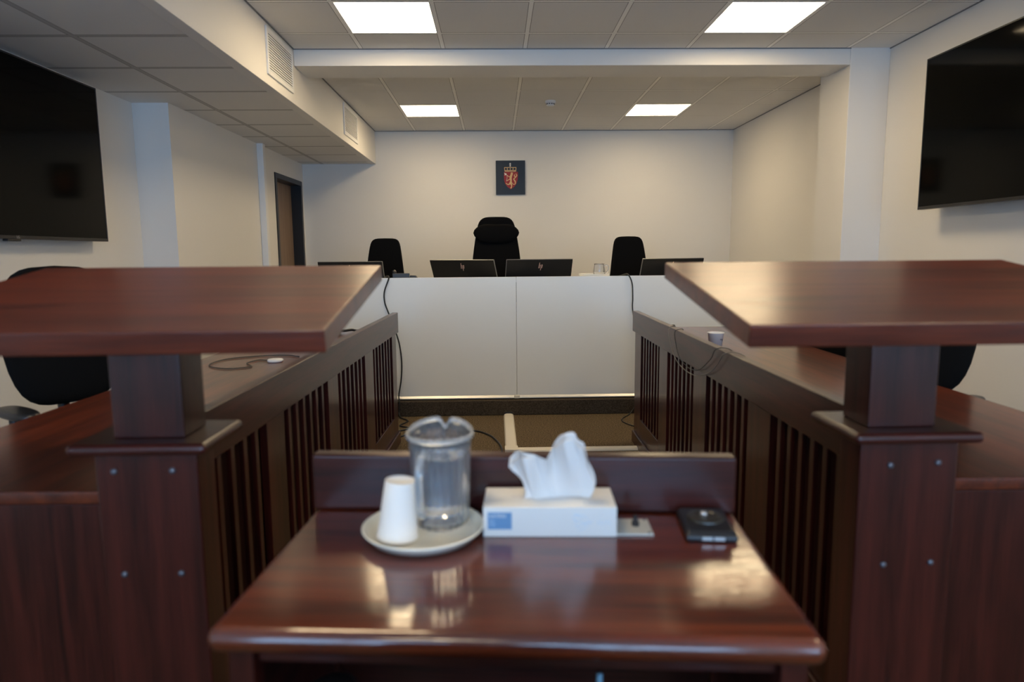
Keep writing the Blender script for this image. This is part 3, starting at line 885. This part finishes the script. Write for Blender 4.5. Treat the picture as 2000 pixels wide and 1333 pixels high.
# ------------------------------------------------------------------ chairs
def chair(lab, loc, rz, rows, headrest=None, arms=True, seat_z=.46, group='black office chairs', seatw=.24):
    """local: occupant faces +y"""
    t = thing('office_chair', lab, 'office chair', loc, rz, group)
    bm = bmesh.new()
    loft(bm, [(z, 0, -.22 - (z - seat_z) * .10 + .03 * math.sin((z - .5) * 3.2), hw, .035 if hw > .1 else .02) for z, hw in rows], 24, 3.4)
    subsurf(finish('backrest', bm, M['black_fab'], t, smooth=True))
    bm = bmesh.new()
    loft(bm, [(seat_z - .035, 0, .02, seatw - .03, .21), (seat_z - .02, 0, .02, seatw, .235), (seat_z + .015, 0, .02, seatw, .24), (seat_z + .035, 0, .02, seatw - .03, .21)], 28, 3.6)
    subsurf(finish('seat', bm, M['black_fab'], t, smooth=True))
    bm = bmesh.new(); tube(bm, [(0, -.05, seat_z - .05), (0, -.22, seat_z - .05), (0, -.285, seat_z + .05), (0, -.30, seat_z + .25)], .022, 12, 6)
    finish('back_bracket', bm, M['black_pl'], t, smooth=True)
    bm = bmesh.new(); cyl(bm, (0, 0, .095), .028, seat_z - .135, 20); finish('gas_lift', bm, M['black_pl'], t, smooth=False)
    bm = bmesh.new()
    for k in range(5):
        a = 2 * math.pi * k / 5 + .3
        tube(bm, [(0, 0, .10), (.16 * math.cos(a), .16 * math.sin(a), .092), (.29 * math.cos(a), .29 * math.sin(a), .072)], .017, 10, 4)
    base = finish('star_base', bm, M['black_pl'], t, smooth=True)
    for k in range(5):
        a = 2 * math.pi * k / 5 + .3
        bm = bmesh.new(); cx_, cy_ = .29 * math.cos(a), .29 * math.sin(a)
        n_ = Vector((-math.sin(a), math.cos(a), 0)); c_ = Vector((cx_, cy_, .0265))
        tube(bm, [c_ - n_ * .02, c_ + n_ * .02], .026, 18, 0)
        finish('castor', bm, M['black_pl'], base, smooth=False)
    if arms:
        for s in (-1, 1):
            bm = bmesh.new()
            tube(bm, [(s * .16, 0, seat_z - .04), (s * .27, .0, seat_z - .03), (s * .285, .0, seat_z + .08), (s * .285, .0, seat_z + .185)], .018, 12, 5)
            arm = finish('armrest', bm, M['black_pl'], t, smooth=True)
            bm = bmesh.new()
            loft(bm, [(seat_z + .185, s * .285, .03, .040, .118), (seat_z + .195, s * .285, .03, .048, .128), (seat_z + .212, s * .285, .03, .046, .126), (seat_z + .218, s * .285, .03, .034, .110)], 24, 2.6)
            subsurf(finish('arm_pad', bm, M['soft_black'], arm, smooth=True))
    if headrest:
        z0, z1, hw = headrest
        bm = bmesh.new(); zc = (z0 + z1) / 2
        n = 9; rings = []
        for i in range(n):
            f = -1 + 2 * i / (n - 1)
            rings.append((f * hw, math.sqrt(max(.05, 1 - f ** 4))))
        ringv = []
        for xx, sc in rings:
            ringv.append([bm.verts.new((xx, -.235 + .035 * abs(xx / hw) + .050 * sc * math.cos(2 * math.pi * k / 14), zc + (z1 - z0) / 2 * sc * math.sin(2 * math.pi * k / 14) + .012 * abs(xx / hw))) for k in range(14)])
        for i in range(n - 1):
            for k in range(14): bm.faces.new((ringv[i][k], ringv[i][(k + 1) % 14], ringv[i + 1][(k + 1) % 14], ringv[i + 1][k]))
        bm.faces.new(ringv[0]); bm.faces.new(ringv[-1][::-1])
        subsurf(finish('headrest', bm, M['black_fab'], t, smooth=True))
    return t
side_rows = [(.50, .16), (.53, .205), (.62, .215), (.85, .188), (1.02, .168), (1.15, .150), (1.215, .138), (1.247, .115), (1.258, .075)]
tall_rows = [(.50, .17), (.53, .23), (.65, .245), (.90, .232), (1.08, .222), (1.22, .200), (1.34, .180), (1.405, .162), (1.437, .125), (1.447, .08)]
chair('black high-backed chair behind the left of the judges desk', (-1.045, 6.11, .1155), R(174), side_rows, group='judges chairs on the dais')
chair('black chair with the tallest back and a padded headrest, under the crest', (.008, 6.11, .1155), R(180), tall_rows, headrest=(1.195, 1.375, .212), group='judges chairs on the dais')
chair('black high-backed chair behind the right of the judges desk', (1.262, 6.11, .1155), R(186), side_rows, group='judges chairs on the dais')
gal = [(.635, .09), (.655, .15), (.72, .195), (.85, .225), (1.0, .228), (1.10, .205), (1.165, .16), (1.195, .09)]
chair('black office chair with rounded back and armrests beside the left bench', (-1.57, 2.67, 0), R(-125), gal, seat_z=.475)
chair('black office chair leaning back beside the right bench near the lectern post', (1.60, 2.70, 0), R(125), [(z * .93 + .04, w_ * .98) for z, w_ in gal], seat_z=.46)
chair('black office chair further along the right bench, mostly hidden by the lectern', (1.56, 3.62, 0), R(100), [(z * .80 + .10, w_) for z, w_ in gal], seat_z=.45, arms=False)
chair('black chair tucked under the small table, its armrest just showing at the bottom', (.0, .76, 0), R(-14), [(.50, .15), (.53, .19), (.65, .20), (.78, .17), (.81, .12)], seat_z=.385, seatw=.22)

# ------------------------------------------------------------------ small things on the benches
t = thing('paper_cup', 'small white paper cup with a printed mark on the right bench', 'cup', (1.075, 3.30, .7503))
bm = bmesh.new()
lathe(bm, [(0, .003), (.027, .003), (.027, 0), (.0285, 0), (.0385, .080), (.040, .081), (.040, .0835), (.0380, .083), (.0275, .0045), (0, .0045)], 40, close=False)
cup = finish('cup_wall', bm, M['white_metal'], t, smooth=True)
bm = bmesh.new()
def cf2(u, v, dd):
    r_ = .0285 + .010 * v / .08 + .0002 + dd; a = R(-70) + u / .034
    return (r_ * math.cos(a), r_ * math.sin(a), v)
stroke(bm, [(0, .050), (.006, .053), (.012, .049), (.02, .052)], [.004, .002, .004], cf2, .0003)
stroke(bm, [(.004, .045), (.016, .046)], [.0015, .0015], cf2, .0003)
finish('printed_mark', bm, M['cable_black'], t)

for k, (x, y, s) in enumerate(((1.070, 3.80, .014), (1.090, 3.74, .010))):
    bm = bmesh.new(); bmesh.ops.create_icosphere(bm, subdivisions=2, radius=s)
    for v in bm.verts:
        v.co.x *= 1 + .5 * random.random(); v.co.z = v.co.z * .55 + s * .55
    o = finish('paper_scrap', bm, M['paper'], None); o.location = (x, y, .7512)
    tag(o, ['larger crumpled white paper scrap on the right bench', 'smaller crumpled white paper scrap on the right bench, nearer the cup'][k], 'paper scrap', 'paper scraps on the right bench')

bm = bmesh.new()
lathe(bm, [(0, 0), (.031, 0), (.035, .004), (.035, .009), (.031, .013), (0, .014)], 40, close=False)
o = finish('white_disc', bm, M['white_metal'], None, smooth=True); o.location = (-1.000, 3.07, .7504)
tag(o, 'small round white disc device lying on the left bench', 'charging pad')

def cable(name, lab, pts, r, mat, group=None, plug=None, smooth_n=8):
    bm = bmesh.new(); tube(bm, pts, r, 8, smooth_n)
    if plug is None:
        o = finish(name, bm, mat, None, smooth=True)
        return tag(o, lab, 'cable', group)
    t = thing(name, lab, 'cable', (0, 0, 0), 0, group)
    finish('cord', bm, mat, t, smooth=True)
    bm = bmesh.new(); tube(bm, plug, .011, 10, 0, ); finish('plug', bm, M['black_pl'], t, smooth=True)
    return t
ZD = .7535
cable('cable', 'thin dark looped cable beside the white disc on the left bench',
      [(-1.035, 3.09, ZD), (-1.09, 3.11, ZD), (-1.11, 3.02, ZD), (-1.06, 2.93, ZD), (-1.15, 2.88, ZD), (-1.26, 2.98, ZD), (-1.25, 3.15, ZD), (-1.12, 3.24, ZD), (-1.0, 3.25, ZD), (-.93, 3.2, ZD)], .0022, M['cable_black'])
cable('power_cable', 'black cable end with plug at the far end of the left bench',
      [(-.83, 4.12, ZD + .010), (-.88, 4.16, ZD + .018), (-.92, 4.14, ZD + .016), (-.99, 4.22, ZD + .006)], .008, M['cable_black'], plug=[(-.94, 4.10, .766), (-.985, 4.07, .764)])
cable('power_cable', 'black plug and short lead on the far end of the right bench',
      [(.98, 4.02, ZD + .006), (1.03, 4.10, ZD + .012), (1.08, 4.12, ZD + .018)], .005, M['cable_black'], plug=[(1.06, 4.14, .768), (1.10, 4.19, .770)])
# pale lead draped over the right rail
cable('draped_cable', 'thin pale lead looping over the rail of the right bench, the outer and lower loop',
      [(.96, 3.50, ZD), (.905, 3.38, .84), (.880, 3.35, .862), (.846, 3.315, .850), (.844, 3.28, .80), (.843, 3.167, .729), (.843, 3.02, .703), (.842, 2.85, .705), (.842, 2.73, .728), (.840, 2.62, .762),
       (.839, 2.53, .812), (.839, 2.475, .852), (.866, 2.44, .863), (.895, 2.40, .85), (.93, 2.33, .79), (1.0, 2.2, ZD)], .0018, M['cable_white'])
cable('draped_cable', 'thin darker lead looping over the rail of the right bench, just inside the pale one',
      [(.93, 3.30, .79), (.900, 3.24, .85), (.880, 3.22, .862), (.846, 3.20, .850), (.844, 3.17, .80), (.843, 3.10, .745), (.843, 2.96, .722), (.842, 2.86, .726), (.842, 2.78, .742), (.840, 2.70, .775),
       (.839, 2.62, .815), (.839, 2.58, .852), (.866, 2.56, .863), (.895, 2.53, .85), (.93, 2.46, .79), (1.0, 2.36, ZD)], .0016, M['cable_black'])

# cables over the judges' desk front
cable('hanging_cable', 'black cable hanging down the left of the white desk front',
      [(-.86, 5.28, 1.037), (-.83, 5.19, 1.060), (-.80, 5.140, 1.052), (-.835, 5.132, .95), (-.835, 5.132, .87), (-.81, 5.132, .79), (-.765, 5.132, .66), (-.735, 5.132, .55), (-.722, 5.132, .42), (-.728, 5.130, .29), (-.748, 5.115, .16), (-.740, 5.078, .118), (-.745, 5.072, .03), (-.72, 5.02, .008), (-.66, 4.93, .006), (-.70, 4.80, .006), (-.62, 4.72, .006), (-.70, 4.62, .006), (-.66, 4.50, .006), (-.60, 4.62, .006)], .0055, M['cable_black'])
cable('hanging_cable', 'black cable hanging over the right of the white desk front',
      [(.93, 5.27, 1.036), (.98, 5.19, 1.060), (1.00, 5.140, 1.056), (1.026, 5.132, .99), (1.032, 5.132, .88), (1.034, 5.132, .78), (1.08, 5.132, .50), (1.09, 5.132, .25), (1.08, 5.11, .14), (1.07, 5.072, .10), (1.00, 5.04, .008), (.93, 4.93, .006), (.91, 4.82, .006), (.96, 4.70, .006), (1.04, 4.60, .006)], .0045, M['cable_black'])
cable('floor_cable', 'black cable curving across the carpet to the white floor trunking',
      [(-.60, 4.40, .007), (-.42, 4.55, .007), (-.27, 4.64, .007), (-.14, 4.61, .007), (-.05, 4.49, .007), (.0, 4.33, .007), (.025, 4.18, .007), (.02, 4.02, .007)], .0065, M['cable_black'])

t = thing('floor_trunking', 'cream plastic L-shaped cable trunking on the carpet before the dais', 'cable trunking', (.085, 4.15, 0))
def ridge(bm, p0, p1, w, h, ax):
    pts = [(-w / 2, 0), (w / 2, 0), (w / 2 * .8, h * .7), (w / 2 * .4, h), (-w / 2 * .4, h), (-w / 2 * .8, h * .7)]
    if ax == 'y': prism(bm, pts, lambda u, v, dd: (u, p0 + dd, v), p1 - p0)
    else: prism(bm, pts, lambda u, v, dd: (p0 + dd, u, v), p1 - p0)
bm = bmesh.new(); ridge(bm, .05, .935, .078, .016, 'y'); finish('long_cover', bm, M['white_pvc'], t, bevel=.002)
bm = bmesh.new(); ridge(bm, .042, .80, .072, .016, 'x'); finish('cross_cover', bm, M['white_pvc'], t, bevel=.002)
bx('corner_piece', M['white_pvc'], t, (-.041, .0415, -.041, .0495, 0, .019), .003)
bx('end_cap', M['black_pl'], t, (-.030, .030, .9355, .9395, .0, .028), .001)

cable('cable_end', 'pale blue upright cable end showing below the front table edge',
      [(.12, .985, .42), (.150, .985, .48), (.154, .985, .55), (.154, .984, .578)], .005, M['pale_blue'])
